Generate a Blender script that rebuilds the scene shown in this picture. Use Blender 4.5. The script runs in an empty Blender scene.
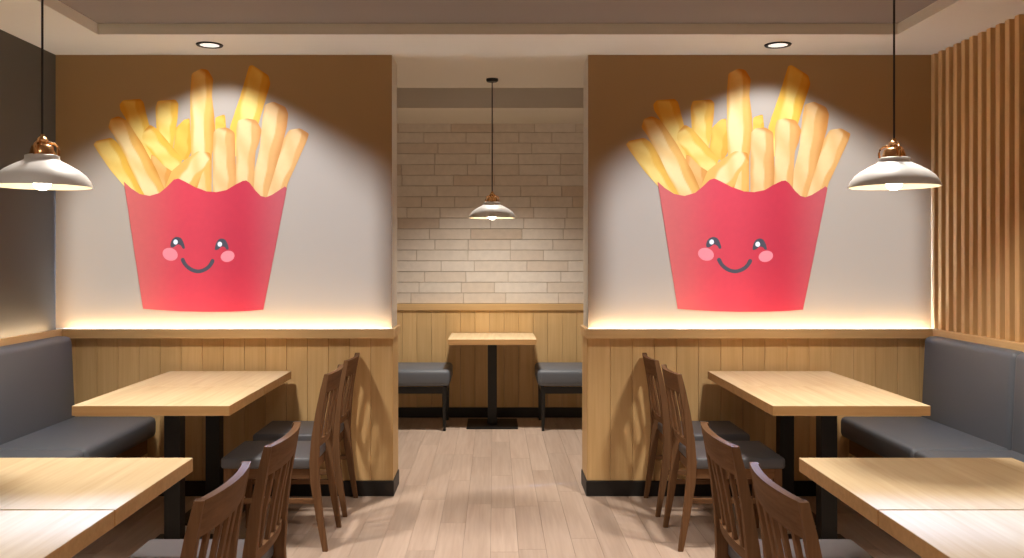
import bpy, bmesh, math, random
from mathutils import Vector, Matrix
random.seed(7)
sc = bpy.context.scene
COL = sc.collection
PI = math.pi

# ------------------------------------------------------------------ camera
F = 901.0                                   # focal length in pixels of the 1024 px wide frame
cam_d = bpy.data.cameras.new('camera')
cam_d.sensor_width = 36.0
cam_d.lens = F / 1024 * 36.0
cam_d.shift_x = 18 / 1024
cam_d.shift_y = -22 / 1024
cam_d.clip_start = 0.02
cam = bpy.data.objects.new('camera', cam_d)
COL.objects.link(cam)
cam.location = (0, 0, 1.4)
cam.rotation_euler = (PI / 2, 0, 0)
sc.camera = cam

# ------------------------------------------------------------------ exposure, world, light levels
sc.view_settings.view_transform = 'Standard'
sc.view_settings.look = 'None'
sc.view_settings.gamma = 1.0
sc.view_settings.use_curve_mapping = False
sc.view_settings.exposure = 0.0
try:
    sc.cycles.use_denoising = True
    sc.cycles.max_bounces = 8
    sc.cycles.diffuse_bounces = 6
    sc.cycles.sample_clamp_indirect = 6.0
except Exception:
    pass
world = bpy.data.worlds.new('world')
sc.world = world
world.use_nodes = True
world.node_tree.nodes['Background'].inputs[0].default_value = (1.0, 0.88, 0.74, 1)
world.node_tree.nodes['Background'].inputs[1].default_value = 0.10

E_MURAL = 8.6        # watts of the two downlights that wash the murals
E_ROOM = 205.0        # watts of the two added downlights over the far tables
E_NEAR = 58.0         # watts of the other added downlights of the tray
E_BACK = 260.0         # downlight of the back nook
E_BULB = 32.0         # emission of the pendant bulbs
E_LED = 54.0           # emission of the ledge strips
C_MURAL = (0.67, 1.0, 1.86)
C_ROOM = (1.0, 0.90, 0.79)
C_BULB = (1.0, 0.84, 0.62)
C_LED = (1.0, 0.86, 0.64)
C_LEDW = (0.86, 0.97, 1.12)

# ------------------------------------------------------------------ materials
def lin(v):
    v /= 255.0
    return v / 12.92 if v <= 0.04045 else ((v + 0.055) / 1.055) ** 2.4
def S(r, g, b):
    return (lin(r), lin(g), lin(b), 1.0)

def new_mat(name):
    m = bpy.data.materials.new(name)
    m.use_nodes = True
    nt = m.node_tree
    return m, nt, nt.nodes['Principled BSDF']

def N(nt, kind, **kw):
    n = nt.nodes.new(kind)
    for k, v in kw.items():
        setattr(n, k, v)
    return n

def plain(name, col, rough=0.5, metal=0.0, bump=0.0, bscale=200.0, vary=0.0, spec=0.5, vscale=3.0):
    m, nt, b = new_mat(name)
    b.inputs['Base Color'].default_value = col
    b.inputs['Roughness'].default_value = rough
    b.inputs['Metallic'].default_value = metal
    b.inputs['Specular IOR Level'].default_value = spec
    tc = N(nt, 'ShaderNodeTexCoord')
    if vary:
        nz = N(nt, 'ShaderNodeTexNoise')
        nz.inputs['Scale'].default_value = vscale
        nz.inputs['Detail'].default_value = 5
        nt.links.new(tc.outputs['Object'], nz.inputs['Vector'])
        mr = N(nt, 'ShaderNodeMapRange')
        mr.inputs['To Min'].default_value = 1 - vary
        mr.inputs['To Max'].default_value = 1 + vary
        nt.links.new(nz.outputs['Fac'], mr.inputs['Value'])
        hs = N(nt, 'ShaderNodeHueSaturation')
        hs.inputs['Color'].default_value = col
        nt.links.new(mr.outputs['Result'], hs.inputs['Value'])
        nt.links.new(hs.outputs['Color'], b.inputs['Base Color'])
    if bump:
        n2 = N(nt, 'ShaderNodeTexNoise')
        n2.inputs['Scale'].default_value = bscale
        n2.inputs['Detail'].default_value = 4
        nt.links.new(tc.outputs['Object'], n2.inputs['Vector'])
        bp = N(nt, 'ShaderNodeBump')
        bp.inputs['Strength'].default_value = bump
        bp.inputs['Distance'].default_value = 0.002
        nt.links.new(n2.outputs['Fac'], bp.inputs['Height'])
        nt.links.new(bp.outputs['Normal'], b.inputs['Normal'])
    return m

def wood(name, c1, c2, axis='y', rough=0.45, island=0.10, fine=90.0, spec=0.35):
    """Straight-grained timber: streaks stretched along one object axis; each board its own tone."""
    m, nt, b = new_mat(name)
    b.inputs['Roughness'].default_value = rough
    b.inputs['Specular IOR Level'].default_value = spec
    tc = N(nt, 'ShaderNodeTexCoord')
    geo = N(nt, 'ShaderNodeNewGeometry')
    oi = N(nt, 'ShaderNodeObjectInfo')
    add = N(nt, 'ShaderNodeMath', operation='ADD')
    nt.links.new(geo.outputs['Random Per Island'], add.inputs[0])
    nt.links.new(oi.outputs['Random'], add.inputs[1])
    mul = N(nt, 'ShaderNodeMath', operation='MULTIPLY')
    mul.inputs[1].default_value = 13.7
    nt.links.new(add.outputs[0], mul.inputs[0])
    off = N(nt, 'ShaderNodeVectorMath', operation='ADD')
    nt.links.new(tc.outputs['Object'], off.inputs[0])
    nt.links.new(mul.outputs[0], off.inputs[1])
    def streak(across, along, detail, dist):
        mp = N(nt, 'ShaderNodeMapping')
        sv = {'x': (along, across, across), 'y': (across, along, across), 'z': (across, across, along)}[axis]
        mp.inputs['Scale'].default_value = sv
        nt.links.new(off.outputs[0], mp.inputs['Vector'])
        nz = N(nt, 'ShaderNodeTexNoise')
        nz.inputs['Scale'].default_value = 1.0
        nz.inputs['Detail'].default_value = detail
        nz.inputs['Distortion'].default_value = dist
        nt.links.new(mp.outputs['Vector'], nz.inputs['Vector'])
        return nz
    n1 = streak(16.0, 1.1, 4, 0.8)
    n2 = streak(fine, 2.6, 3, 0.2)
    mx = N(nt, 'ShaderNodeMath', operation='MULTIPLY_ADD')
    nt.links.new(n2.outputs['Fac'], mx.inputs[0])
    mx.inputs[1].default_value = 0.45
    m3 = N(nt, 'ShaderNodeMath', operation='MULTIPLY')
    m3.inputs[1].default_value = 0.55
    nt.links.new(n1.outputs['Fac'], m3.inputs[0])
    nt.links.new(m3.outputs[0], mx.inputs[2])
    cr = N(nt, 'ShaderNodeValToRGB')
    cr.color_ramp.elements[0].position = 0.30
    cr.color_ramp.elements[0].color = c2
    cr.color_ramp.elements[1].position = 0.68
    cr.color_ramp.elements[1].color = c1
    nt.links.new(mx.outputs[0], cr.inputs['Fac'])
    mr = N(nt, 'ShaderNodeMapRange')
    mr.inputs['To Min'].default_value = 1 - island
    mr.inputs['To Max'].default_value = 1 + island
    nt.links.new(geo.outputs['Random Per Island'], mr.inputs['Value'])
    hs = N(nt, 'ShaderNodeHueSaturation')
    nt.links.new(cr.outputs['Color'], hs.inputs['Color'])
    nt.links.new(mr.outputs['Result'], hs.inputs['Value'])
    nt.links.new(hs.outputs['Color'], b.inputs['Base Color'])
    bp = N(nt, 'ShaderNodeBump')
    bp.inputs['Strength'].default_value = 0.12
    bp.inputs['Distance'].default_value = 0.001
    nt.links.new(n2.outputs['Fac'], bp.inputs['Height'])
    nt.links.new(bp.outputs['Normal'], b.inputs['Normal'])
    return m

def emit(name, col, strength):
    m, nt, b = new_mat(name)
    b.inputs['Base Color'].default_value = (0.9, 0.9, 0.9, 1)
    b.inputs['Emission Color'].default_value = (*col, 1)
    b.inputs['Emission Strength'].default_value = strength
    return m

def brick_mat(name):
    m, nt, b = new_mat(name)
    geo = N(nt, 'ShaderNodeNewGeometry')
    tc = N(nt, 'ShaderNodeTexCoord')
    cr = N(nt, 'ShaderNodeValToRGB')
    e = cr.color_ramp.elements
    e[0].position, e[0].color = 0.0, S(218, 203, 186)
    e[1].position, e[1].color = 1.0, S(238, 231, 222)
    k = e.new(0.22); k.color = S(230, 219, 206)
    k = e.new(0.6); k.color = S(234, 226, 215)
    nt.links.new(geo.outputs['Random Per Island'], cr.inputs['Fac'])
    nz = N(nt, 'ShaderNodeTexNoise')
    nz.inputs['Scale'].default_value = 22
    nz.inputs['Detail'].default_value = 6
    nt.links.new(tc.outputs['Object'], nz.inputs['Vector'])
    mr = N(nt, 'ShaderNodeMapRange')
    mr.inputs['To Min'].default_value = 0.88
    mr.inputs['To Max'].default_value = 1.10
    nt.links.new(nz.outputs['Fac'], mr.inputs['Value'])
    hs = N(nt, 'ShaderNodeHueSaturation')
    nt.links.new(cr.outputs['Color'], hs.inputs['Color'])
    nt.links.new(mr.outputs['Result'], hs.inputs['Value'])
    nt.links.new(hs.outputs['Color'], b.inputs['Base Color'])
    b.inputs['Roughness'].default_value = 0.6
    bp = N(nt, 'ShaderNodeBump')
    bp.inputs['Strength'].default_value = 0.35
    bp.inputs['Distance'].default_value = 0.003
    nt.links.new(nz.outputs['Fac'], bp.inputs['Height'])
    nt.links.new(bp.outputs['Normal'], b.inputs['Normal'])
    return m

def print_mat(name):
    """ink of the printed artwork: colour comes from the drawing's own colour attribute"""
    m, nt, b = new_mat(name)
    at = N(nt, 'ShaderNodeAttribute', attribute_name='ink')
    tc = N(nt, 'ShaderNodeTexCoord')
    nz = N(nt, 'ShaderNodeTexNoise')
    nz.inputs['Scale'].default_value = 28
    nz.inputs['Detail'].default_value = 5
    nt.links.new(tc.outputs['Object'], nz.inputs['Vector'])
    mr = N(nt, 'ShaderNodeMapRange')
    mr.inputs['To Min'].default_value = 0.93
    mr.inputs['To Max'].default_value = 1.06
    nt.links.new(nz.outputs['Fac'], mr.inputs['Value'])
    hs = N(nt, 'ShaderNodeHueSaturation')
    nt.links.new(at.outputs['Color'], hs.inputs['Color'])
    nt.links.new(mr.outputs['Result'], hs.inputs['Value'])
    nt.links.new(hs.outputs['Color'], b.inputs['Base Color'])
    b.inputs['Roughness'].default_value = 0.7
    b.inputs['Specular IOR Level'].default_value = 0.2
    return m

M = dict(
    table=wood('oak_tabletop', S(228, 208, 170), S(211, 184, 142), 'y', 0.62, 0.03, 70, 0.14),
    table_edge=wood('oak_edge_band', S(212, 170, 116), S(190, 146, 94), 'x', 0.5, 0.02, 70),
    wall_x=wood('oak_rail_across', S(224, 190, 138), S(210, 172, 120), 'x', 0.5, 0.03),
    wall_y=wood('oak_rail_along', S(224, 190, 138), S(210, 172, 120), 'y', 0.5, 0.03),
    board=wood('oak_boards', S(229, 195, 141), S(213, 175, 119), 'z', 0.5, 0.06),
    slat=wood('slat_wood', S(228, 192, 140), S(206, 164, 110), 'z', 0.5, 0.05),
    slat_back=wood('slat_backing', S(96, 62, 38), S(80, 50, 30), 'z', 0.6, 0.02),
    chair=wood('walnut_upright', S(130, 97, 69), S(98, 71, 50), 'z', 0.68, 0.05, 110, 0.06),
    chair_y=wood('walnut_across', S(130, 97, 69), S(98, 71, 50), 'y', 0.68, 0.05, 110, 0.06),
    chair_x=wood('walnut_along', S(130, 97, 69), S(98, 71, 50), 'x', 0.68, 0.05, 110, 0.06),
    bench_wood=wood('bench_wood', S(128, 94, 60), S(104, 74, 46), 'y', 0.5, 0.03),
    floor=wood('floor_planks', S(204, 184, 168), S(182, 158, 141), 'y', 0.48, 0.12, 60),
    gap=plain('floor_joint', S(128, 104, 88), 0.8),
    ceiling=plain('ceiling_paint', S(228, 222, 208), 0.85, bump=0.05, vary=0.01),
    tray=plain('dim_tray_paint', S(140, 128, 118), 0.85, vary=0.01),  # the tray's lack of light put into the colour, also cuts bounce
    rear=plain('brown_paint', S(120, 100, 82), 0.8, vary=0.02),
    white=plain('cream_paint', S(226, 218, 206), 0.8, vary=0.01),
    taupe=plain('mural_paper', S(162, 128, 86), 0.8, bump=0.05, bscale=500, vary=0.02),
    dark=plain('charcoal_paint', S(86, 80, 71), 0.75, bump=0.05, vary=0.03),
    black=plain('black_skirting', S(24, 22, 21), 0.5, vary=0.05),
    metal=plain('black_metal', S(13, 13, 13), 0.45, 0.0, bump=0.03, vary=0.05),
    leather=plain('grey_leather', S(98, 104, 113), 0.5, bump=0.12, bscale=260, vary=0.04),
    fabric=plain('grey_seat_vinyl', S(92, 94, 100), 0.5, bump=0.12, bscale=300, vary=0.04),
    shade=plain('white_enamel', S(226, 226, 226), 0.4, vary=0.005),
    shade_in=plain('cream_enamel', S(244, 232, 208), 0.5, vary=0.005),
    brass=plain('copper_brass', S(238, 188, 132), 0.26, 1.0, vary=0.05),
    cord=plain('cord_cloth', S(44, 40, 38), 0.8, vary=0.05),
    brick=brick_mat('white_brick'),
    mortar=plain('mortar', S(202, 190, 176), 0.9, bump=0.3, bscale=120),
    ink=print_mat('print_ink'),
    bulb=emit('bulb_glow', C_BULB, E_BULB),
    led=emit('led_glow', C_LED, E_LED * 0.75),
    led_w=emit('led_neutral_glow', C_LEDW, E_LED),
    lens=emit('downlight_glow', (1.0, 0.97, 0.92), 0.75),
)

# ------------------------------------------------------------------ builders
def obj(name, bm, mats, parent=None, smooth=False):
    me = bpy.data.meshes.new(name)
    bmesh.ops.recalc_face_normals(bm, faces=bm.faces[:])
    bm.to_mesh(me)
    bm.free()
    for m in (mats if isinstance(mats, (list, tuple)) else [mats]):
        me.materials.append(m)
    if smooth:
        for p in me.polygons:
            p.use_smooth = True
        try:
            me.set_sharp_from_angle(angle=math.radians(40))
        except Exception:
            pass
    o = bpy.data.objects.new(name, me)
    COL.objects.link(o)
    if parent is not None:
        o.parent = parent
    return o

def tag(o, label, cat, group=None, kind=None):
    o['label'] = label
    o['category'] = cat
    if group: o['group'] = group
    if kind: o['kind'] = kind
    return o

def thing(name, label, cat, loc=(0, 0, 0), rz=0.0, group=None):
    o = bpy.data.objects.new(name, None)
    o.empty_display_size = 0.1
    COL.objects.link(o)
    o.location = loc
    o.rotation_euler = (0, 0, rz)
    return tag(o, label, cat, group)

def struct(name, bm, mats, label, cat, smooth=False):
    return tag(obj(name, bm, mats, None, smooth), label, cat, kind='structure')

def dup(root, loc, rz, label):
    r = root.copy()
    COL.objects.link(r)
    r.location = loc
    r.rotation_euler = (0, 0, rz)
    r['label'] = label
    for ch in list(root.children):
        c = ch.copy()
        COL.objects.link(c)
        c.parent = r
        for g in list(ch.children):
            d = g.copy()
            COL.objects.link(d)
            d.parent = c
    return r

def box(bm, x0, x1, y0, y1, z0, z1, bev=0.0, seg=2, mi=0):
    vs = [bm.verts.new(p) for p in ((x0, y0, z0), (x1, y0, z0), (x1, y1, z0), (x0, y1, z0),
                                    (x0, y0, z1), (x1, y0, z1), (x1, y1, z1), (x0, y1, z1))]
    fs = [bm.faces.new([vs[i] for i in q]) for q in
          ((0, 3, 2, 1), (4, 5, 6, 7), (0, 1, 5, 4), (1, 2, 6, 5), (2, 3, 7, 6), (3, 0, 4, 7))]
    for f in fs: f.material_index = mi
    if bev:
        es = list({e for f in fs for e in f.edges})
        r = bmesh.ops.bevel(bm, geom=es, offset=bev, segments=seg, affect='EDGES', profile=0.5)
        for f in r['faces']: f.material_index = mi
    return vs

def one_box(*a, **k):
    bm = bmesh.new()
    box(bm, *a, **k)
    return bm

def lathe(bm, prof, n=32, closed=False, mi=None, c=(0, 0, 0)):
    rings = []
    for r, z in prof:
        if r < 1e-6:
            rings.append([bm.verts.new((c[0], c[1], c[2] + z))])
        else:
            rings.append([bm.verts.new((c[0] + r * math.cos(2 * PI * k / n), c[1] + r * math.sin(2 * PI * k / n), c[2] + z)) for k in range(n)])
    pairs = list(zip(rings, rings[1:]))
    if closed: pairs.append((rings[-1], rings[0]))
    for i, (a, b) in enumerate(pairs):
        for k in range(n):
            k2 = (k + 1) % n
            if len(a) == 1 and len(b) == 1: continue
            if len(a) == 1: f = bm.faces.new((a[0], b[k2], b[k]))
            elif len(b) == 1: f = bm.faces.new((a[k], a[k2], b[0]))
            else: f = bm.faces.new((a[k], a[k2], b[k2], b[k]))
            if mi: f.material_index = mi[i]

def tube(bm, pts, r, n=10):
    pts = [Vector(p) for p in pts]
    rings = []
    for i, p in enumerate(pts):
        d = (pts[min(i + 1, len(pts) - 1)] - pts[max(i - 1, 0)]).normalized()
        u = d.orthogonal().normalized() if abs(d.z) > 0.99 else d.cross(Vector((0, 0, 1))).normalized()
        v = d.cross(u)
        rr = r[i] if isinstance(r, (list, tuple)) else r
        rings.append([bm.verts.new(p + rr * (math.cos(2 * PI * k / n) * u + math.sin(2 * PI * k / n) * v)) for k in range(n)])
    for a, b in zip(rings, rings[1:]):
        for k in range(n):
            bm.faces.new((a[k], a[(k + 1) % n], b[(k + 1) % n], b[k]))
    bm.faces.new(rings[0][::-1]); bm.faces.new(rings[-1])

def sweep(bm, stations, bev=0.003):
    """square-section member: stations = (x, y, z, width_x, width_y), section horizontal"""
    rings = []
    for x, y, z, wx, wy in stations:
        rings.append([bm.verts.new((x + a * wx / 2, y + b * wy / 2, z)) for a, b in ((-1, -1), (1, -1), (1, 1), (-1, 1))])
    es = []
    for a, b in zip(rings, rings[1:]):
        for k in range(4):
            bm.faces.new((a[k], a[(k + 1) % 4], b[(k + 1) % 4], b[k]))
    bm.faces.new(rings[0][::-1]); bm.faces.new(rings[-1])
    bm.edges.ensure_lookup_table()
    for a, b in zip(rings, rings[1:]):
        for k in range(4):
            es.append(bm.edges.get((a[k], b[k])))
    if bev:
        bmesh.ops.bevel(bm, geom=es, offset=bev, segments=2, affect='EDGES', profile=0.5)

def bend_rail(bm, x, bow, half, z0, z1, thick, lean=0.0, n=10):
    """rail across y, bowed towards -x in its middle, top leaning back by `lean`"""
    rings = []
    for i in range(n + 1):
        t = -1 + 2 * i / n
        xx = x - bow * (1 - t * t)
        rings.append([bm.verts.new(p) for p in ((xx - thick / 2, t * half, z0), (xx + thick / 2, t * half, z0),
                                                 (xx + thick / 2 - lean, t * half, z1), (xx - thick / 2 - lean, t * half, z1))])
    for a, b in zip(rings, rings[1:]):
        for k in range(4):
            bm.faces.new((a[k], a[(k + 1) % 4], b[(k + 1) % 4], b[k]))
    bm.faces.new(rings[0][::-1]); bm.faces.new(rings[-1])

# ------------------------------------------------------------------ the room
XL, XR = -2.576, 2.625          # side walls
YP, YB = 5.30, 7.88            # face of the mural partitions, face of the back wall
PL, PR = -0.600, 0.553         # free ends of the two partitions
TH = 0.27                      # partition thickness
HS, HT = 2.588, 2.646          # soffit and tray heights
Y0 = -2.6
CAPZ = 0.982

# floor: planks along y, one mesh
bm = bmesh.new()
box(bm, XL - 0.2, XR + 0.2, Y0 - 0.2, YB + 0.2, -0.10, -0.003, mi=1)
pw = 0.133
i = 0
x = XL - 0.1
while x < XR + 0.1:
    y = Y0 - 0.1 - random.uniform(0, 1.0)
    while y < YB + 0.1:
        ln = random.choice((0.75, 0.9, 1.05, 1.2))
        box(bm, x + 0.0007, x + pw - 0.0007, max(y, Y0 - 0.1) + 0.0007, min(y + ln, YB + 0.1) - 0.0007, -0.003, 0.0)
        y += ln
    x += pw
struct('floor', bm, [M['floor'], M['gap']], 'pale greyish oak plank floor running towards the back nook', 'floor')

# ceiling: soffit around a shallow tray, recess in the back nook
bm = bmesh.new()
TX0, TX1, TY1 = -2.116, 2.154, 4.81
box(bm, XL - 0.2, TX0, Y0 - 0.2, TY1, HS, HT + 0.06)
box(bm, TX1, XR + 0.2, Y0 - 0.2, TY1, HS, HT + 0.06)
box(bm, XL - 0.2, XR + 0.2, TY1, 6.33, HS, HT + 0.06)
box(bm, TX0, TX1, Y0 - 0.2, TY1, HT, HT + 0.06, mi=1)
box(bm, XL - 0.2, XR + 0.2, 7.05, YB + 0.2, 2.565, HT + 0.06)
box(bm, XL - 0.2, XR + 0.2, 6.28, 7.10, 2.80, 2.86, mi=1)
box(bm, XL - 0.2, XR + 0.2, 6.28, 6.33, HT + 0.06, 2.80)
box(bm, XL - 0.2, XR + 0.2, 7.05, 7.10, HT + 0.06, 2.80)
struct('ceiling', bm, [M['ceiling'], M['tray']], 'beige ceiling with a dropped soffit around a shallow tray', 'ceiling')

struct('wall_left', one_box(XL - 0.15, XL, Y0, YB + 0.15, 0, HS), M['dark'],
       'charcoal painted side wall above the left banquette', 'wall')
struct('wall_right', one_box(XR, XR + 0.15, Y0, YB + 0.15, 0, HS), M['slat_back'],
       'brown side wall behind the vertical timber slats', 'wall')
struct('wall_rear', one_box(XL - 0.15, XR + 0.15, Y0 - 0.15, Y0, 0, HT + 0.06), M['rear'],
       'brown wall at the near end of the room, behind the viewer', 'wall')

# partitions carrying the murals
struct('wall_partition_left', one_box(XL, PL, YP, YP + TH, 0, HS), M['white'],
       'cream partition wall left of the gap to the back nook', 'wall')
struct('wall_partition_right', one_box(PR, XR, YP, YP + TH, 0, HS), M['white'],
       'cream partition wall right of the gap to the back nook', 'wall')

# back wall of white brick, one mesh
bm = bmesh.new()
box(bm, XL, XR, YB + 0.012, YB + 0.15, 0, HS, mi=1)
row_h = 0.0936
z = 0.992
r = 0
while z < HS - 0.001:
    x = XL - random.uniform(0.0, 0.35)
    while x < XR:
        ln = random.choice((0.29, 0.36, 0.37, 0.45, 0.46))
        a, b_ = max(x, XL) + 0.002, min(x + ln, XR) - 0.002
        if b_ - a > 0.02:
            box(bm, a, b_, YB + random.uniform(-0.002, 0.002), YB + 0.03, z + 0.0022, min(z + row_h, HS) - 0.0022, bev=0.002, seg=1)
        x += ln
    z += row_h
struct('wall_back', bm, [M['brick'], M['mortar']], 'white brick wall at the back of the nook', 'wall')

# timber wainscot: boards in one mesh per wall
def boards_x(x0, x1, y, z0, z1, w=0.1265, t=0.016, sgn=-1):
    bm = bmesh.new()
    n = max(1, round((x1 - x0) / w)); w = (x1 - x0) / n
    for k in range(n):
        ys = sorted((y, y + sgn * t))
        box(bm, x0 + k * w + 0.0008, x0 + (k + 1) * w - 0.0008, ys[0], ys[1], z0, z1, bev=0.002, seg=1)
    return bm
def boards_y(y0, y1, x, z0, z1, sgn, w=0.1265, t=0.016):
    bm = bmesh.new()
    n = max(1, round((y1 - y0) / w)); w = (y1 - y0) / n
    for k in range(n):
        xs = sorted((x, x + sgn * t))
        box(bm, xs[0], xs[1], y0 + k * w + 0.0008, y0 + (k + 1) * w - 0.0008, z0, z1, bev=0.002, seg=1)
    return bm
BZ, BT = 0.088, 0.016
bm = boards_x(XL, PL + 0.001, YP, BZ, CAPZ - 0.056)
box(bm, PL, PL + 0.008, YP - BT + 0.001, YP + TH, BZ, CAPZ - 0.056, bev=0.002, seg=1)
struct('trim_1', bm, M['board'], 'vertical oak boards under the left fries mural', 'panelling')
bm = boards_x(PR - 0.001, XR, YP, BZ, CAPZ - 0.056)
box(bm, PR - 0.008, PR, YP - BT + 0.001, YP + TH, BZ, CAPZ - 0.056, bev=0.002, seg=1)
struct('trim_2', bm, M['board'], 'vertical oak boards under the right fries mural', 'panelling')
struct('trim_3', boards_x(XL, XR, YB, BZ, 0.94, t=0.018), M['board'], 'vertical oak boards under the white brick', 'panelling')
struct('trim_4', boards_y(Y0, YP - BT, XL, BZ, CAPZ - 0.056, 1), M['board'], 'vertical oak boards behind the left banquette', 'panelling')
struct('trim_5', boards_y(Y0, YP - BT, XR, BZ, CAPZ - 0.056, -1), M['board'], 'vertical oak boards behind the right banquette', 'panelling')
# ledges
CO = 0.066
bm = one_box(XL + CO - 0.001, PL + 0.020, YP - CO, YP - 0.053, CAPZ - 0.056, CAPZ, bev=0.002)
box(bm, XL, PL, YP - 0.054, YP, CAPZ - 0.056, CAPZ - 0.016)
box(bm, PL, PL + 0.020, YP, YP + TH, CAPZ - 0.056, CAPZ, bev=0.003)
struct('trim_6', bm, M['wall_x'], 'oak ledge under the left fries mural', 'ledge')
bm = one_box(PR - 0.020, XR - CO + 0.002, YP - CO, YP - 0.053, CAPZ - 0.056, CAPZ, bev=0.002)
box(bm, PR, XR - CO, YP - 0.054, YP, CAPZ - 0.056, CAPZ - 0.016)
box(bm, PR - 0.020, PR, YP, YP + TH, CAPZ - 0.056, CAPZ, bev=0.003)
struct('trim_7', bm, M['wall_x'], 'oak ledge under the right fries mural', 'ledge')
bm = one_box(XL + 0.053, XL + CO, Y0, YP - CO, CAPZ - 0.056, CAPZ, bev=0.002)
box(bm, XL, XL + 0.054, Y0, YP - CO, CAPZ - 0.056, CAPZ - 0.016)
struct('trim_8', bm, M['wall_y'], 'oak ledge along the charcoal side wall', 'ledge')
struct('trim_9', one_box(XR - CO - 0.012, XR, Y0, YP - CO, CAPZ - 0.056, CAPZ, bev=0.003), M['wall_y'], 'oak ledge under the timber slats', 'ledge')
struct('trim_10', one_box(XL, XR, YB - 0.035, YB, 0.935, 0.992, bev=0.003), M['wall_x'], 'oak ledge under the white brick wall', 'ledge')
# black skirting
bm = one_box(XL, PL + 0.014, YP - 0.030, YP, 0, BZ, bev=0.002)
box(bm, PL, PL + 0.014, YP, YP + TH, 0, BZ, bev=0.002)
struct('baseboard_left', bm, M['black'], 'black skirting of the left partition', 'baseboard')
bm = one_box(PR - 0.014, XR, YP - 0.030, YP, 0, BZ, bev=0.002)
box(bm, PR - 0.014, PR, YP, YP + TH, 0, BZ, bev=0.002)
struct('baseboard_right', bm, M['black'], 'black skirting of the right partition', 'baseboard')
struct('baseboard_back', one_box(XL, XR, YB - 0.030, YB, 0, BZ, bev=0.002), M['black'], 'black skirting under the brick wall panelling', 'baseboard')

# light strips on the ledges
tag(obj('led_strip', one_box(XL + CO + 0.01, PL - 0.01, YP - 0.050, YP - 0.036, CAPZ - 0.016, CAPZ - 0.012), M['led_w']),
    'light strip glowing on the ledge under the left fries mural', 'light strip', 'ledge light strips')
tag(obj('led_strip', one_box(PR + 0.01, XR - 0.075, YP - 0.050, YP - 0.036, CAPZ - 0.016, CAPZ - 0.012), M['led_w']),
    'light strip glowing on the ledge under the right fries mural', 'light strip', 'ledge light strips')
tag(obj('led_strip', one_box(XL + 0.036, XL + 0.050, Y0 + 0.1, YP - 0.10, CAPZ - 0.016, CAPZ - 0.012), M['led']),
    'warm light strip glowing on the ledge of the charcoal wall', 'light strip', 'ledge light strips')

# timber slat screen on the right wall
t = thing('slat_screen', 'row of tall vertical timber slats on the right wall above the ledge', 'slat screen', (XR, YP, CAPZ))
for k in range(40):
    yc = -0.022 - k * 0.085
    obj('slat', one_box(-0.056, -0.001, yc - 0.019, yc + 0.019, 0.0, HS - CAPZ, bev=0.002, seg=1), M['slat'], t)

# ------------------------------------------------------------------ the printed fries murals
def smooth_poly(pts, sub=3):
    out = []
    n = len(pts)
    for i in range(n):
        p0, p1, p2, p3 = (Vector(pts[(i + k - 1) % n]) for k in range(4))
        for j in range(sub):
            t = j / sub
            out.append(0.5 * ((2 * p1) + (-p0 + p2) * t + (2 * p0 - 5 * p1 + 4 * p2 - p3) * t * t + (-p0 + 3 * p1 - 3 * p2 + p3) * t ** 3))
    return out

def clip_corners(pts, r):
    out = []
    n = len(pts)
    for i in range(n):
        a, p, c = Vector(pts[i - 1]), Vector(pts[i]), Vector(pts[(i + 1) % n])
        q0, q1 = p + (a - p) * min(r, 2.0 / max((a - p).length, .01)), p + (c - p) * min(r, 2.0 / max((c - p).length, .01))
        out += [q0, 0.5 * (0.5 * (q0 + q1) + p), q1]
    return out

def ink_sheet(name, pts, layer, colour, parent, cell, mapx, x0):
    """flat inked shape of the print; pts in picture units, colour(u, v) gives its ink"""
    bm = bmesh.new()
    y = -0.0040 - 0.00005 * layer
    vs = [bm.verts.new((mapx(p[0]) - x0, y, 1.4 + (257 - p[1]) / 170.0)) for p in pts]
    bm.faces.new(vs)
    zs = sorted({v.co.z for v in vs}); 
    # cut into a fine grid so that the ink can vary across the shape
    xs = [v.co.x for v in vs]; zz = [v.co.z for v in vs]
    for axis, lo, hi in (((1, 0, 0), min(xs), max(xs)), ((0, 0, 1), min(zz), max(zz))):
        k = int((hi - lo) / cell)
        for i in range(1, k + 1):
            c = lo + (hi - lo) * i / (k + 1)
            bmesh.ops.bisect_plane(bm, geom=bm.verts[:] + bm.edges[:] + bm.faces[:],
                                   plane_co=Vector(axis) * c, plane_no=Vector(axis))
    lay = bm.verts.layers.float_color.new('ink')
    for v in bm.verts:
        v[lay] = colour(v.co.x, v.co.z)
    bmesh.ops.recalc_face_normals(bm, faces=bm.faces[:])
    if bm.faces:
        nrm = sum((f.normal for f in bm.faces), Vector())
        if nrm.y > 0: bmesh.ops.reverse_faces(bm, faces=bm.faces[:])
    me = bpy.data.meshes.new(name)
    bm.to_mesh(me); bm.free()
    me.materials.append(M['ink'])
    o = bpy.data.objects.new(name, me)
    COL.objects.link(o)
    o.parent = parent
    return o

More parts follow.
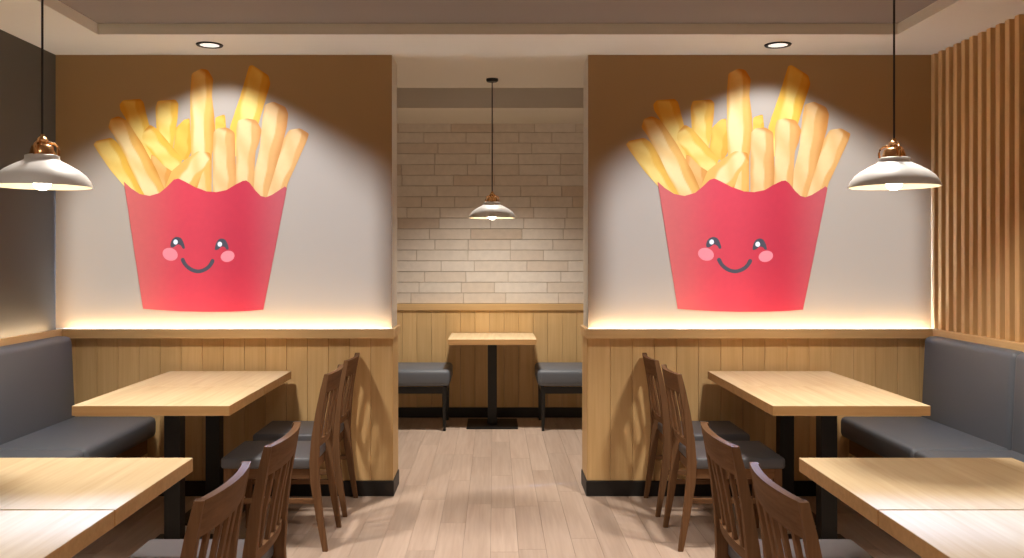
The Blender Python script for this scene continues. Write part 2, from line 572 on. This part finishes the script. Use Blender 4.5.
Z1 = lambda q: (80 + q[0] / 4.133, 55 + q[1] / 4.133)
Z2 = lambda q: (110 + q[0] / 3.985, 180 + q[1] / 3.985)
FRIES = [  # outline, (light ink, middle ink, edge ink), axis from base to tip -- back ones first
    ([(165, 205), (180, 187), (250, 182), (264, 195), (286, 285), (325, 430), (250, 430), (192, 265), (168, 228)], 'gold', ((290, 430), (215, 185))),
    ([(313, 220), (322, 190), (395, 184), (408, 200), (405, 260), (385, 390), (345, 390), (318, 310)], 'gold', ((365, 390), (360, 185))),
    ([(398, 300), (432, 267), (455, 262), (462, 400), (440, 440), (385, 410)], 'deep', ((420, 440), (445, 262))),
    ([(560, 258), (600, 245), (606, 310), (560, 315)], 'deep', ((585, 315), (582, 248))),
    ([(295, 410), (390, 460), (400, 600), (290, 600)], 'amber', ((345, 600), (340, 420))),
    ([(620, 300), (660, 180), (700, 46), (714, 42), (780, 85), (788, 120), (762, 205), (735, 300), (725, 420), (640, 420)], 'gold', ((670, 420), (745, 60))),
    ([(456, 165), (463, 77), (500, 57), (530, 62), (552, 100), (546, 165), (556, 250), (560, 330), (546, 420), (545, 600), (470, 600), (460, 390), (458, 260)], 'pale', ((505, 600), (505, 60))),
    ([(57, 370), (70, 355), (130, 342), (155, 360), (200, 430), (255, 530), (275, 600), (225, 590), (130, 480), (75, 400)], 'gold', ((245, 600), (100, 350))),
    ([(118, 300), (128, 265), (160, 253), (195, 270), (260, 370), (320, 480), (370, 600), (280, 600), (230, 510), (190, 420), (140, 330)], 'pale', ((320, 600), (155, 260))),
    ([(258, 345), (262, 320), (290, 288), (320, 305), (400, 400), (428, 430), (395, 490), (350, 460), (280, 385)], 'gold', ((400, 460), (275, 310))),
    ([(830, 370), (865, 310), (910, 303), (947, 325), (940, 350), (905, 430), (860, 530), (840, 600), (770, 600), (800, 480)], 'tan', ((800, 600), (910, 310))),
    ([(755, 265), (765, 205), (800, 193), (850, 215), (862, 245), (855, 300), (830, 400), (800, 500), (770, 600), (715, 600), (722, 480), (745, 380)], 'tan', ((740, 600), (810, 200))),
    ([(550, 420), (553, 320), (570, 303), (610, 300), (640, 320), (646, 480), (640, 600), (550, 600)], 'tan', ((595, 600), (595, 305))),
    ([(648, 300), (655, 270), (690, 262), (730, 270), (752, 310), (742, 360), (726, 400), (716, 600), (640, 600), (646, 480)], 'tan', ((680, 600), (695, 265))),
    ([(345, 570), (380, 480), (440, 430), (490, 397), (540, 405), (545, 440), (505, 490), (470, 600), (350, 600)], 'pale', ((400, 580), (530, 415))),
]
INKS = {  # bright face, body, shaded-side golden skin of each drawn chip
    'gold': (S(224, 169, 73), S(214, 145, 38), S(196, 115, 15)),
    'deep': (S(216, 150, 45), S(207, 132, 28), S(192, 109, 13)),
    'amber': (S(212, 141, 62), S(201, 122, 39), S(188, 105, 26)),
    'pale': (S(224, 171, 94), S(211, 141, 51), S(192, 111, 24)),
    'tan': (S(220, 160, 86), S(203, 132, 56), S(186, 109, 36)),
}
def mixc(a, b, t):
    t = max(0.0, min(1.0, t)); t = t * t * (3 - 2 * t)
    return tuple(a[i] + (b[i] - a[i]) * t for i in range(4))

CARTON = [(124.2, 181.6), (131, 188), (140, 194), (150, 196), (160, 193), (167, 187), (174, 180), (178.5, 178.5), (184, 181),
          (195, 187), (207, 191.5), (216.8, 192.2), (227, 190), (236, 184.5), (243, 181), (246.5, 180.5), (250, 183), (256, 191),
          (261, 196), (266, 197.3), (272, 195), (279, 190.5), (285, 186.5), (287, 188), (285.8, 195),
          (263.6, 309.6), (250, 310.8), (230, 311.6), (204, 311.8), (180, 311.2), (160, 310), (143.4, 308.7)]

def ell(cx, cy, rx, ry, rot, n=28):
    c, s = math.cos(rot), math.sin(rot)
    return [(cx + rx * math.cos(2 * PI * k / n) * c - ry * math.sin(2 * PI * k / n) * s,
             cy + rx * math.cos(2 * PI * k / n) * s + ry * math.sin(2 * PI * k / n) * c) for k in range(n)]

def build_mural(xa, xb, label, kx, ox):
    """xa..xb: extent on the wall; kx, ox: where the picture's drawing sits"""
    x0 = (xa + xb) / 2
    t = thing('fries_mural', label, 'mural', (x0, YP - 0.001, 0), 0, 'fries murals on the partitions')
    mapx = lambda px: ((94 + ox + (px - 94) * kx) - 494) / 170.0
    obj('backdrop', one_box(xa - x0, xb - x0, -0.004, 0, CAPZ + 0.001, HS), M['taupe'], t)
    layer = 1
    for pts, kind, (base, tip) in FRIES:
        P = clip_corners([Z1(q) for q in pts], 0.2)
        b0, t0 = Z1(base), Z1(tip)
        B = Vector((mapx(b0[0]) - x0, 1.4 + (257 - b0[1]) / 170)); T = Vector((mapx(t0[0]) - x0, 1.4 + (257 - t0[1]) / 170))
        ax = (T - B); L = ax.length; ax.normalize(); nx = Vector((ax.y, -ax.x))
        li, mi_, ed = INKS[kind]
        ph = random.uniform(0, 6)
        def colour(x, z, B=B, ax=ax, nx=nx, L=L, li=li, mi_=mi_, ed=ed, ph=ph):
            d = Vector((x, z)) - B
            u = d.dot(nx) / 0.062; v = d.dot(ax) / L
            w = 0.10 * math.sin(v * 6 + ph) + 0.06 * math.sin(v * 17 + 2 * ph)
            c = mixc(mi_, li, 0.75 + 0.25 * math.sin(v * 11 + ph * 3 + u * 2))      # broad cut face
            c = mixc(c, mi_, (u + w - 0.22) / 0.14)                                  # narrow side face
            c = mixc(c, ed, (u + w - 0.62) / 0.5 * 0.7)
            c = mixc(c, mi_, (-u + w - 0.72) / 0.25 * 0.8)
            c = mixc(c, ed, (v + 0.06 * u - 0.955) / 0.03 * 0.55)                    # browned tip
            return c
        ink_sheet('fry', P, layer, colour, t, 0.008, mapx, x0)
        layer += 1
    ca, cb, cc, cd = S(190, 80, 56), S(196, 50, 44), S(178, 36, 34), S(176, 68, 52)
    xl, xr_ = mapx(124) - x0, mapx(287) - x0
    def carton_ink(x, z):
        q = (x - xl) / (xr_ - xl)
        if q < 0.42: return mixc(ca, cb, q / 0.42)
        if q < 0.72: return mixc(cb, cc, (q - 0.42) / 0.30)
        return mixc(cc, cd, (q - 0.72) / 0.28)
    ink_sheet('carton', CARTON, layer, carton_ink, t, 0.03, mapx, x0); layer += 1
    flat = lambda c: (lambda x, z: c)
    dk, pk, wh = S(70, 58, 46), S(222, 112, 92), S(222, 196, 160)
    for pts, dot in (([(242, 262), (246, 242), (258, 230), (270, 227), (284, 232), (294, 248), (300, 270), (292, 274), (284, 262), (272, 257), (258, 266), (248, 269)], (263, 247)),
                     ([(419, 275), (424, 252), (432, 239), (446, 233), (460, 238), (470, 256), (474, 275), (466, 277), (458, 268), (446, 266), (434, 276), (424, 279)], (439, 256))):
        e = ink_sheet('eye', smooth_poly([Z2(q) for q in pts], 3), layer, flat(dk), t, 1, mapx, x0)
        ink_sheet('eye_highlight', [Z2(q) for q in ell(dot[0], dot[1], 9, 10, 0, 16)], layer + 1.5, flat(wh), e, 1, mapx, x0)
    for c in ((241, 296, 31, 25, 0.35), (470, 304, 28, 22, -0.3)):
        ink_sheet('cheek', [Z2(q) for q in ell(*c)], layer, flat(pk), t, 1, mapx, x0)
    cen, R = (350.5, 297.0), 67.0
    a0, a1 = math.radians(162), math.radians(20)
    outer, inner = [], []
    arc = [(290, 316), (300, 335), (316, 351), (335, 361), (354, 364), (372, 360), (390, 350), (403, 336), (411, 320)]
    for i, p in enumerate(arc):
        p = Vector(p); d = (Vector(arc[min(i + 1, 8)]) - Vector(arc[max(i - 1, 0)])).normalized(); n = Vector((-d.y, d.x))
        outer.append(tuple(p + n * 7.5)); inner.append(tuple(p - n * 7.5))
    ring = outer + [tuple(Vector(arc[-1]) + Vector((2, -5)))] + inner[::-1] + [tuple(Vector(arc[0]) + Vector((-2, -5)))]
    ink_sheet('smile', smooth_poly([Z2(q) for q in ring], 3), layer, flat(dk), t, 1, mapx, x0)
    return t
build_mural(XL, PL, 'printed fries in a smiling red carton, mural on the wall beside the charcoal wall', 1.0, 0.0)
build_mural(PR, XR - 0.05, 'printed fries in a smiling red carton, mural on the wall beside the timber slats', 1.042, 532.0)

# ------------------------------------------------------------------ ceiling lights
def spot(name, loc, target, watts, col, half, blend, radius, parent):
    l = bpy.data.lights.new(name, 'SPOT')
    l.energy = watts; l.color = col
    l.spot_size = 2 * math.radians(half); l.spot_blend = blend; l.shadow_soft_size = radius
    o = bpy.data.objects.new(name, l)
    COL.objects.link(o)
    o.parent = parent
    o.location = loc
    o.rotation_euler = (Vector(target) - Vector(loc)).to_track_quat('-Z', 'Y').to_euler()
    return o

def wall_washer(l, power):
    """asymmetric wall-wash optic: stronger the lower it aims on the wall ahead (+y), cut off below the ledge"""
    l.use_nodes = True
    nt = l.node_tree
    em = nt.nodes['Emission']
    g = N(nt, 'ShaderNodeNewGeometry')
    sx = N(nt, 'ShaderNodeSeparateXYZ')
    nt.links.new(g.outputs['Incoming'], sx.inputs[0])
    mx = N(nt, 'ShaderNodeMath', operation='MAXIMUM'); mx.inputs[1].default_value = 0.09
    nt.links.new(sx.outputs['Y'], mx.inputs[0])
    pw_ = N(nt, 'ShaderNodeMath', operation='POWER'); pw_.inputs[1].default_value = -power
    nt.links.new(mx.outputs[0], pw_.inputs[0])
    dn = N(nt, 'ShaderNodeMath', operation='ABSOLUTE')
    nt.links.new(sx.outputs['Z'], dn.inputs[0])
    sl = N(nt, 'ShaderNodeMath', operation='DIVIDE')
    nt.links.new(dn.outputs[0], sl.inputs[0]); nt.links.new(mx.outputs[0], sl.inputs[1])
    cut = N(nt, 'ShaderNodeMapRange', interpolation_type='SMOOTHSTEP')
    cut.inputs['From Min'].default_value = 5.8
    cut.inputs['From Max'].default_value = 6.5
    cut.inputs['To Min'].default_value = 1.0
    cut.inputs['To Max'].default_value = 0.0
    nt.links.new(sl.outputs[0], cut.inputs['Value'])
    ml = N(nt, 'ShaderNodeMath', operation='MULTIPLY')
    nt.links.new(pw_.outputs[0], ml.inputs[0]); nt.links.new(cut.outputs['Result'], ml.inputs[1])
    ax = N(nt, 'ShaderNodeMath', operation='ABSOLUTE')          # side cutoff put into the lamp keeps the beam on its own wall
    nt.links.new(sx.outputs['X'], ax.inputs[0])
    dv = N(nt, 'ShaderNodeMath', operation='DIVIDE')
    nt.links.new(ax.outputs[0], dv.inputs[0]); nt.links.new(mx.outputs[0], dv.inputs[1])
    side = N(nt, 'ShaderNodeMapRange', interpolation_type='SMOOTHSTEP')
    side.inputs['From Min'].default_value = 3.66
    side.inputs['From Max'].default_value = 3.82
    side.inputs['To Min'].default_value = 1.0
    side.inputs['To Max'].default_value = 0.0
    nt.links.new(dv.outputs[0], side.inputs['Value'])
    m2 = N(nt, 'ShaderNodeMath', operation='MULTIPLY')
    nt.links.new(ml.outputs[0], m2.inputs[0]); nt.links.new(side.outputs['Result'], m2.inputs[1])
    nt.links.new(m2.outputs[0], em.inputs['Strength'])

def downlight(x, y, z, label, watts, col, half, blend=0.25, radius=0.04, wash=0.0):
    t = thing('downlight', label, 'ceiling light', (x, y, z), 0, 'recessed ceiling downlights')
    bm = bmesh.new()
    lathe(bm, [(0.055, -0.001), (0.053, -0.006), (0.071, -0.007), (0.074, -0.001)], 32, closed=True)
    obj('trim_ring', bm, M['metal'], t, True)
    bm = bmesh.new()
    lathe(bm, [(0.0, -0.0035), (0.059, -0.0035), (0.059, -0.001), (0.0, -0.001)], 32)
    obj('lens', bm, M['lens'], t)
    sp = spot('lamp', (0, 0, -0.03), (0, 0, -1), watts, col, half, blend, radius, t)
    if wash: wall_washer(sp.data, wash)
    return t
downlight(-1.590, 5.037, HS, 'round black-rimmed downlight in the soffit above the left fries mural', E_MURAL, C_MURAL, 62, 0.5, 0.03, wash=2.55)
downlight(1.587, 5.037, HS, 'round black-rimmed downlight in the soffit above the right fries mural', E_MURAL, C_MURAL, 62, 0.5, 0.03, wash=2.55)
for x, y, lab in ((-1.45, 3.7, 'added unseen downlight in the tray ceiling over the left tables, nearer the mural'),  # unseen tray lamps, added to light tables, chairs and aisle
                  (1.50, 3.7, 'added unseen downlight in the tray ceiling over the right tables, nearer the mural'),
                  (-1.40, 1.9, 'added unseen downlight in the tray ceiling over the left tables, nearer the viewer'),
                  (1.45, 1.9, 'added unseen downlight in the tray ceiling over the right tables, nearer the viewer'),
                  (0.0, 3.4, 'added unseen downlight in the tray ceiling over the middle of the aisle'),
                  (-1.40, -1.3, 'added fill downlight in the tray ceiling behind the viewer, on the side of the charcoal wall'),  # this pair added behind the camera as frontal fill for lampshades and boards
                  (1.45, -1.3, 'added fill downlight in the tray ceiling behind the viewer, on the side of the slats'),
                  (0.0, 0.8, 'added unseen downlight in the tray ceiling over the near end of the aisle')):
    downlight(x, y, HT, lab, E_ROOM if y > 3.5 else E_NEAR * 0.5 if y == 1.9 else E_NEAR if y > 0 else E_NEAR * 3.8, C_ROOM, 55 if y > 3 else 60 if y > 0 else 68, 0.6, 0.10)
downlight(0.0, 6.70, 2.80, 'downlight in the ceiling recess of the back nook', E_BACK, C_ROOM, 55, 0.8, 0.10)

# ------------------------------------------------------------------ pendant lamps
def make_pendant(loc, top, label):
    t = thing('pendant_lamp', label, 'pendant lamp', loc, 0, 'white enamel pendant lamps')
    bm = bmesh.new()
    out = [(0.157, 0.0), (0.1555, 0.006), (0.149, 0.022), (0.136, 0.040), (0.115, 0.057), (0.088, 0.073), (0.064, 0.085), (0.056, 0.090), (0.054, 0.096), (0.054, 0.104), (0.046, 0.107)]
    inn = [(0.044, 0.103), (0.050, 0.100), (0.050, 0.092), (0.061, 0.081), (0.086, 0.069), (0.112, 0.053), (0.132, 0.036), (0.1455, 0.019), (0.152, 0.005), (0.153, 0.0)]
    prof = out + inn
    mi = [0] * (len(out) - 1) + [0] + [1] * (len(inn) - 1) + [0]
    lathe(bm, prof, 48, closed=True, mi=mi)
    obj('shade', bm, [M['shade'], M['shade_in']], t, True)
    bm = bmesh.new()
    lathe(bm, [(0.0, 0.1045), (0.041, 0.1045), (0.040, 0.112), (0.033, 0.136), (0.029, 0.139), (0.018, 0.141), (0.016, 0.150), (0.019, 0.156), (0.015, 0.163), (0.008, 0.168), (0.007, 0.176), (0.0, 0.178)], 32)
    sock = obj('socket_cap', bm, M['brass'], t, True)
    for k in range(3):
        a = 2 * PI * k / 3 + 0.5
        bm = bmesh.new()
        tube(bm, [(r * math.cos(a), r * math.sin(a), z) for r, z in ((0.050, 0.105), (0.051, 0.125), (0.047, 0.138), (0.036, 0.147), (0.020, 0.150))], 0.0038, 8)
        obj('bracket', bm, M['brass'], sock, True)
    bm = bmesh.new()
    lathe(bm, [(0.0, -0.012), (0.014, -0.009), (0.025, 0.001), (0.029, 0.014), (0.026, 0.028), (0.018, 0.040), (0.013, 0.060), (0.013, 0.104), (0.0, 0.104)], 24)
    obj('bulb', bm, M['bulb'], t, True)
    bm = bmesh.new()
    tube(bm, [(0, 0, 0.176), (0, 0, top - loc[2] - 0.012)], 0.0038, 8)
    obj('cord', bm, M['cord'], t, True)
    bm = bmesh.new()
    h = top - loc[2]
    lathe(bm, [(0.0, h), (0.040, h), (0.040, h - 0.012), (0.034, h - 0.020), (0.010, h - 0.022), (0.0, h - 0.022)], 28)
    obj('ceiling_rose', bm, M['metal'], t, True)
    return t
make_pendant((-1.519, 3.03, 1.636), HT, 'white enamel pendant lamp with copper fitting in front of the charcoal wall')
make_pendant((1.452, 3.27, 1.654), HT, 'white enamel pendant lamp with copper fitting hanging beside the timber slats')
make_pendant((-0.012, 6.01, 1.660), HS, 'smaller-looking white pendant lamp hanging in front of the white brick wall')

# ------------------------------------------------------------------ tables
def make_table(label, loc, w, d, group, base=(0.30, 0.44), px=0.0, py=0.0):
    t = thing('pedestal_table', label, 'table', loc, 0, group)
    bm = one_box(-w / 2, w / 2, -d / 2, d / 2, 0.695, 0.740, bev=0.0015, seg=1)
    bm.normal_update()
    for f in bm.faces:
        if abs(f.normal.z) < 0.5: f.material_index = 1      # edge banding
    obj('tabletop', bm, [M['table'], M['table_edge']], t)
    bm = one_box(px - 0.038, px + 0.038, py - 0.038, py + 0.038, 0.012, 0.690, bev=0.003)
    box(bm, px - 0.20, px + 0.20, py - 0.15, py + 0.15, 0.683, 0.695)
    obj('post', bm, M['metal'], t)
    obj('base_plate', one_box(px - base[0] / 2, px + base[0] / 2, py - base[1] / 2, py + base[1] / 2, 0.0, 0.012, bev=0.003), M['metal'], t)
    return t
G = 'oak topped tables with black pedestals'
t0 = make_table('oak table touching the boards under the left mural, farther of its pair', (-1.524, 4.913, 0), 0.70, 0.607, G)
dup(t0, (1.587, 4.913, 0), 0, 'oak table touching the boards under the right mural, farther of its pair')
dup(t0, (-1.524, 4.300, 0), 0, 'oak table in front of the one touching the boards under the left mural')
dup(t0, (1.587, 4.300, 0), 0, 'oak table in front of the one touching the boards under the right mural')
dup(t0, (-1.340, 2.660, 0), 0, 'oak table below the pendant at the charcoal wall, ahead of the near left one')
dup(t0, (1.353, 2.660, 0), 0, 'oak table below the pendant near the slats, ahead of the near right one')
dup(t0, (-1.340, 2.046, 0), 0, 'nearest oak table on the left, cut by the bottom edge of the photo')
dup(t0, (1.353, 2.046, 0), 0, 'nearest oak table on the right, cut by the bottom edge of the photo')
make_table('small oak table standing alone against the boards under the white brick wall', (-0.014, 7.53, 0), 0.71, 0.62, G, (0.42, 0.42))

# ------------------------------------------------------------------ dining chairs (sitter looks to local +x)
def make_chair(label, loc, rz):
    t = thing('dining_chair', label, 'chair', loc, rz, 'walnut slat-back dining chairs')
    bm = one_box(-0.205, 0.225, -0.207, 0.207, 0.392, 0.447, bev=0.016, seg=4)
    obj('seat', bm, M['fabric'], t, True)
    bm = bmesh.new()
    box(bm, -0.20, 0.205, -0.195, -0.173, 0.345, 0.393, bev=0.002, seg=1)
    box(bm, -0.20, 0.205, 0.173, 0.195, 0.345, 0.393, bev=0.002, seg=1)
    box(bm, 0.183, 0.205, -0.18, 0.18, 0.345, 0.393, bev=0.002, seg=1)
    box(bm, -0.20, -0.178, -0.18, 0.18, 0.345, 0.393, bev=0.002, seg=1)
    obj('seat_frame', bm, M['chair_x'], t)
    for s in (-1, 1):
        bm = bmesh.new()   # rear leg running up into the back post
        yy = s * 0.190
        sweep(bm, [(-0.272, yy, 0.0, 0.024, 0.024), (-0.246, yy, 0.16, 0.032, 0.027), (-0.224, yy, 0.32, 0.042, 0.030), (-0.219, yy, 0.42, 0.044, 0.030),
                   (-0.226, yy, 0.53, 0.040, 0.029), (-0.243, yy, 0.66, 0.033, 0.028), (-0.263, yy, 0.765, 0.028, 0.027), (-0.280, yy, 0.842, 0.024, 0.026)])
        obj('leg', bm, M['chair'], t)
        bm = bmesh.new()   # front leg
        sweep(bm, [(0.195, s * 0.180, 0.0, 0.024, 0.024), (0.192, s * 0.180, 0.345, 0.036, 0.034), (0.192, s * 0.180, 0.393, 0.036, 0.034)])
        obj('leg', bm, M['chair'], t)
        obj('stretcher', one_box(-0.235, 0.192, s * 0.184 - 0.008, s * 0.184 + 0.008, 0.225, 0.250, bev=0.002, seg=1), M['chair_x'], t)
    bm = bmesh.new()
    bend_rail(bm, -0.262, 0.020, 0.190, 0.752, 0.842, 0.022, 0.020, 12)
    obj('top_rail', bm, M['chair_y'], t)
    bm = bmesh.new()
    bend_rail(bm, -0.220, 0.014, 0.180, 0.488, 0.522, 0.020, 0.004, 10)
    obj('lower_rail', bm, M['chair_y'], t)
    for k in range(4):
        y = -0.114 + k * 0.076
        b0 = 0.014 * (1 - (y / 0.18) ** 2); b1 = 0.020 * (1 - (y / 0.19) ** 2)
        bm = bmesh.new()
        sweep(bm, [(-0.222 - b0, y, 0.515, 0.013, 0.026), (-0.240 - (b0 + b1) / 2, y, 0.64, 0.012, 0.026), (-0.262 - b1, y, 0.760, 0.012, 0.028)], 0.002)
        obj('back_slat', bm, M['chair'], t)
    return t
c0 = make_chair('walnut slat-back chair beside the wood boards, at the far table on the left', (-1.075, 5.050, 0), PI)
dup(c0, (-1.075, 4.480, 0), PI, 'walnut chair with grey seat in front of the farthest chair on the left')
dup(c0, (-0.945, 2.850, 0), PI, 'walnut chair showing mostly its tall back, second from the viewer on the left')
dup(c0, (-0.955, 2.260, 0), PI, 'nearest walnut chair on the left, cut by the bottom edge of the photo')
dup(c0, (1.155, 5.050, 0), 0, 'walnut slat-back chair beside the wood boards, at the far table on the right')
dup(c0, (1.160, 4.480, 0), 0, 'walnut chair with grey seat in front of the farthest chair on the right')
dup(c0, (0.990, 2.850, 0), 0, 'walnut chair showing mostly its tall back, second from the viewer on the right')
dup(c0, (0.985, 2.250, 0), 0, 'nearest walnut chair on the right, cut by the bottom edge of the photo')

# ------------------------------------------------------------------ banquettes along the side walls (front looks to local +x)
def cushion(x0, x1, y0, y1, z0, z1, r, lean=0.0, crown=0.0):
    bm = bmesh.new()
    box(bm, x0, x1, y0, y1, z0, z1, bev=r, seg=5)
    for v in bm.verts:
        k = (v.co.z - z0) / (z1 - z0)
        if lean: v.co.x -= lean * k * (1 if v.co.x > (x0 + x1) / 2 else 0)
    return bm
def make_banquette(label, x, sgn):
    t = thing('banquette', label, 'banquette', (x, 5.215, 0), 0, 'grey upholstered wall banquettes')
    Ln = 0.905
    def fx(bm):
        if sgn < 0:
            for v in bm.verts: v.co.x = -v.co.x
        return bm
    obj('base', fx(one_box(0.03, 0.572, -4 * Ln, -0.05, 0.275, 0.362, bev=0.003)), M['bench_wood'], t)
    obj('dark_underside', fx(one_box(0.03, 0.47, -4 * Ln + 0.02, -0.12, 0.0, 0.275)), M['black'], t)  # black block put in for the shade under the open bench
    for k in range(3):
        yy = -0.05 - k * 1.6
        obj('leg', fx(one_box(0.525, 0.575, yy - 0.05, yy, 0.0, 0.275, bev=0.003)), M['board'], t)
    for k in range(4):
        y1 = -k * Ln - 0.002; y0 = -(k + 1) * Ln + 0.002
        obj('seat_cushion', fx(cushion(0.10, 0.610, y0, y1, 0.362, 0.482, 0.030)), M['leather'], t, True)
        obj('back_cushion', fx(cushion(0.002, 0.150, y0, y1, 0.415, 0.945, 0.034, lean=0.025)), M['leather'], t, True)
    return t
make_banquette('long grey upholstered banquette against the charcoal wall', XL + 0.018, 1)
make_banquette('long grey upholstered banquette below the timber slats', XR - 0.018, -1)

# ------------------------------------------------------------------ stools of the back nook
def make_bench(label, xa, xb):
    x0 = (xa + xb) / 2; h = (xb - xa) / 2
    t = thing('upholstered_bench', label, 'bench', (x0, 7.49, 0), 0, 'benches in the back nook')
    obj('seat', one_box(-h, h, -0.27, 0.29, 0.360, 0.494, bev=0.034, seg=5), M['leather'], t, True)
    bm = bmesh.new()
    box(bm, -h + 0.03, h - 0.03, -0.24, -0.215, 0.300, 0.354)
    box(bm, -h + 0.03, h - 0.03, 0.235, 0.26, 0.300, 0.354)
    box(bm, -h + 0.03, -h + 0.055, -0.215, 0.235, 0.300, 0.354)
    box(bm, h - 0.055, h - 0.03, -0.215, 0.235, 0.300, 0.354)
    obj('frame', bm, M['metal'], t)
    for sx in (-1, 1):
        for sy, yy in ((-1, -0.235), (1, 0.25)):
            bm = bmesh.new()
            xx = sx * (h - 0.045)
            sweep(bm, [(xx, yy, 0.0, 0.022, 0.022), (xx, yy, 0.354, 0.036, 0.034)], 0.002)
            obj('leg', bm, M['metal'], t)
    return t
make_bench('grey cushioned bench with black legs left of the small back table', -1.15, -0.355)
make_bench('grey cushioned bench with black legs right of the small back table', 0.350, 1.15)
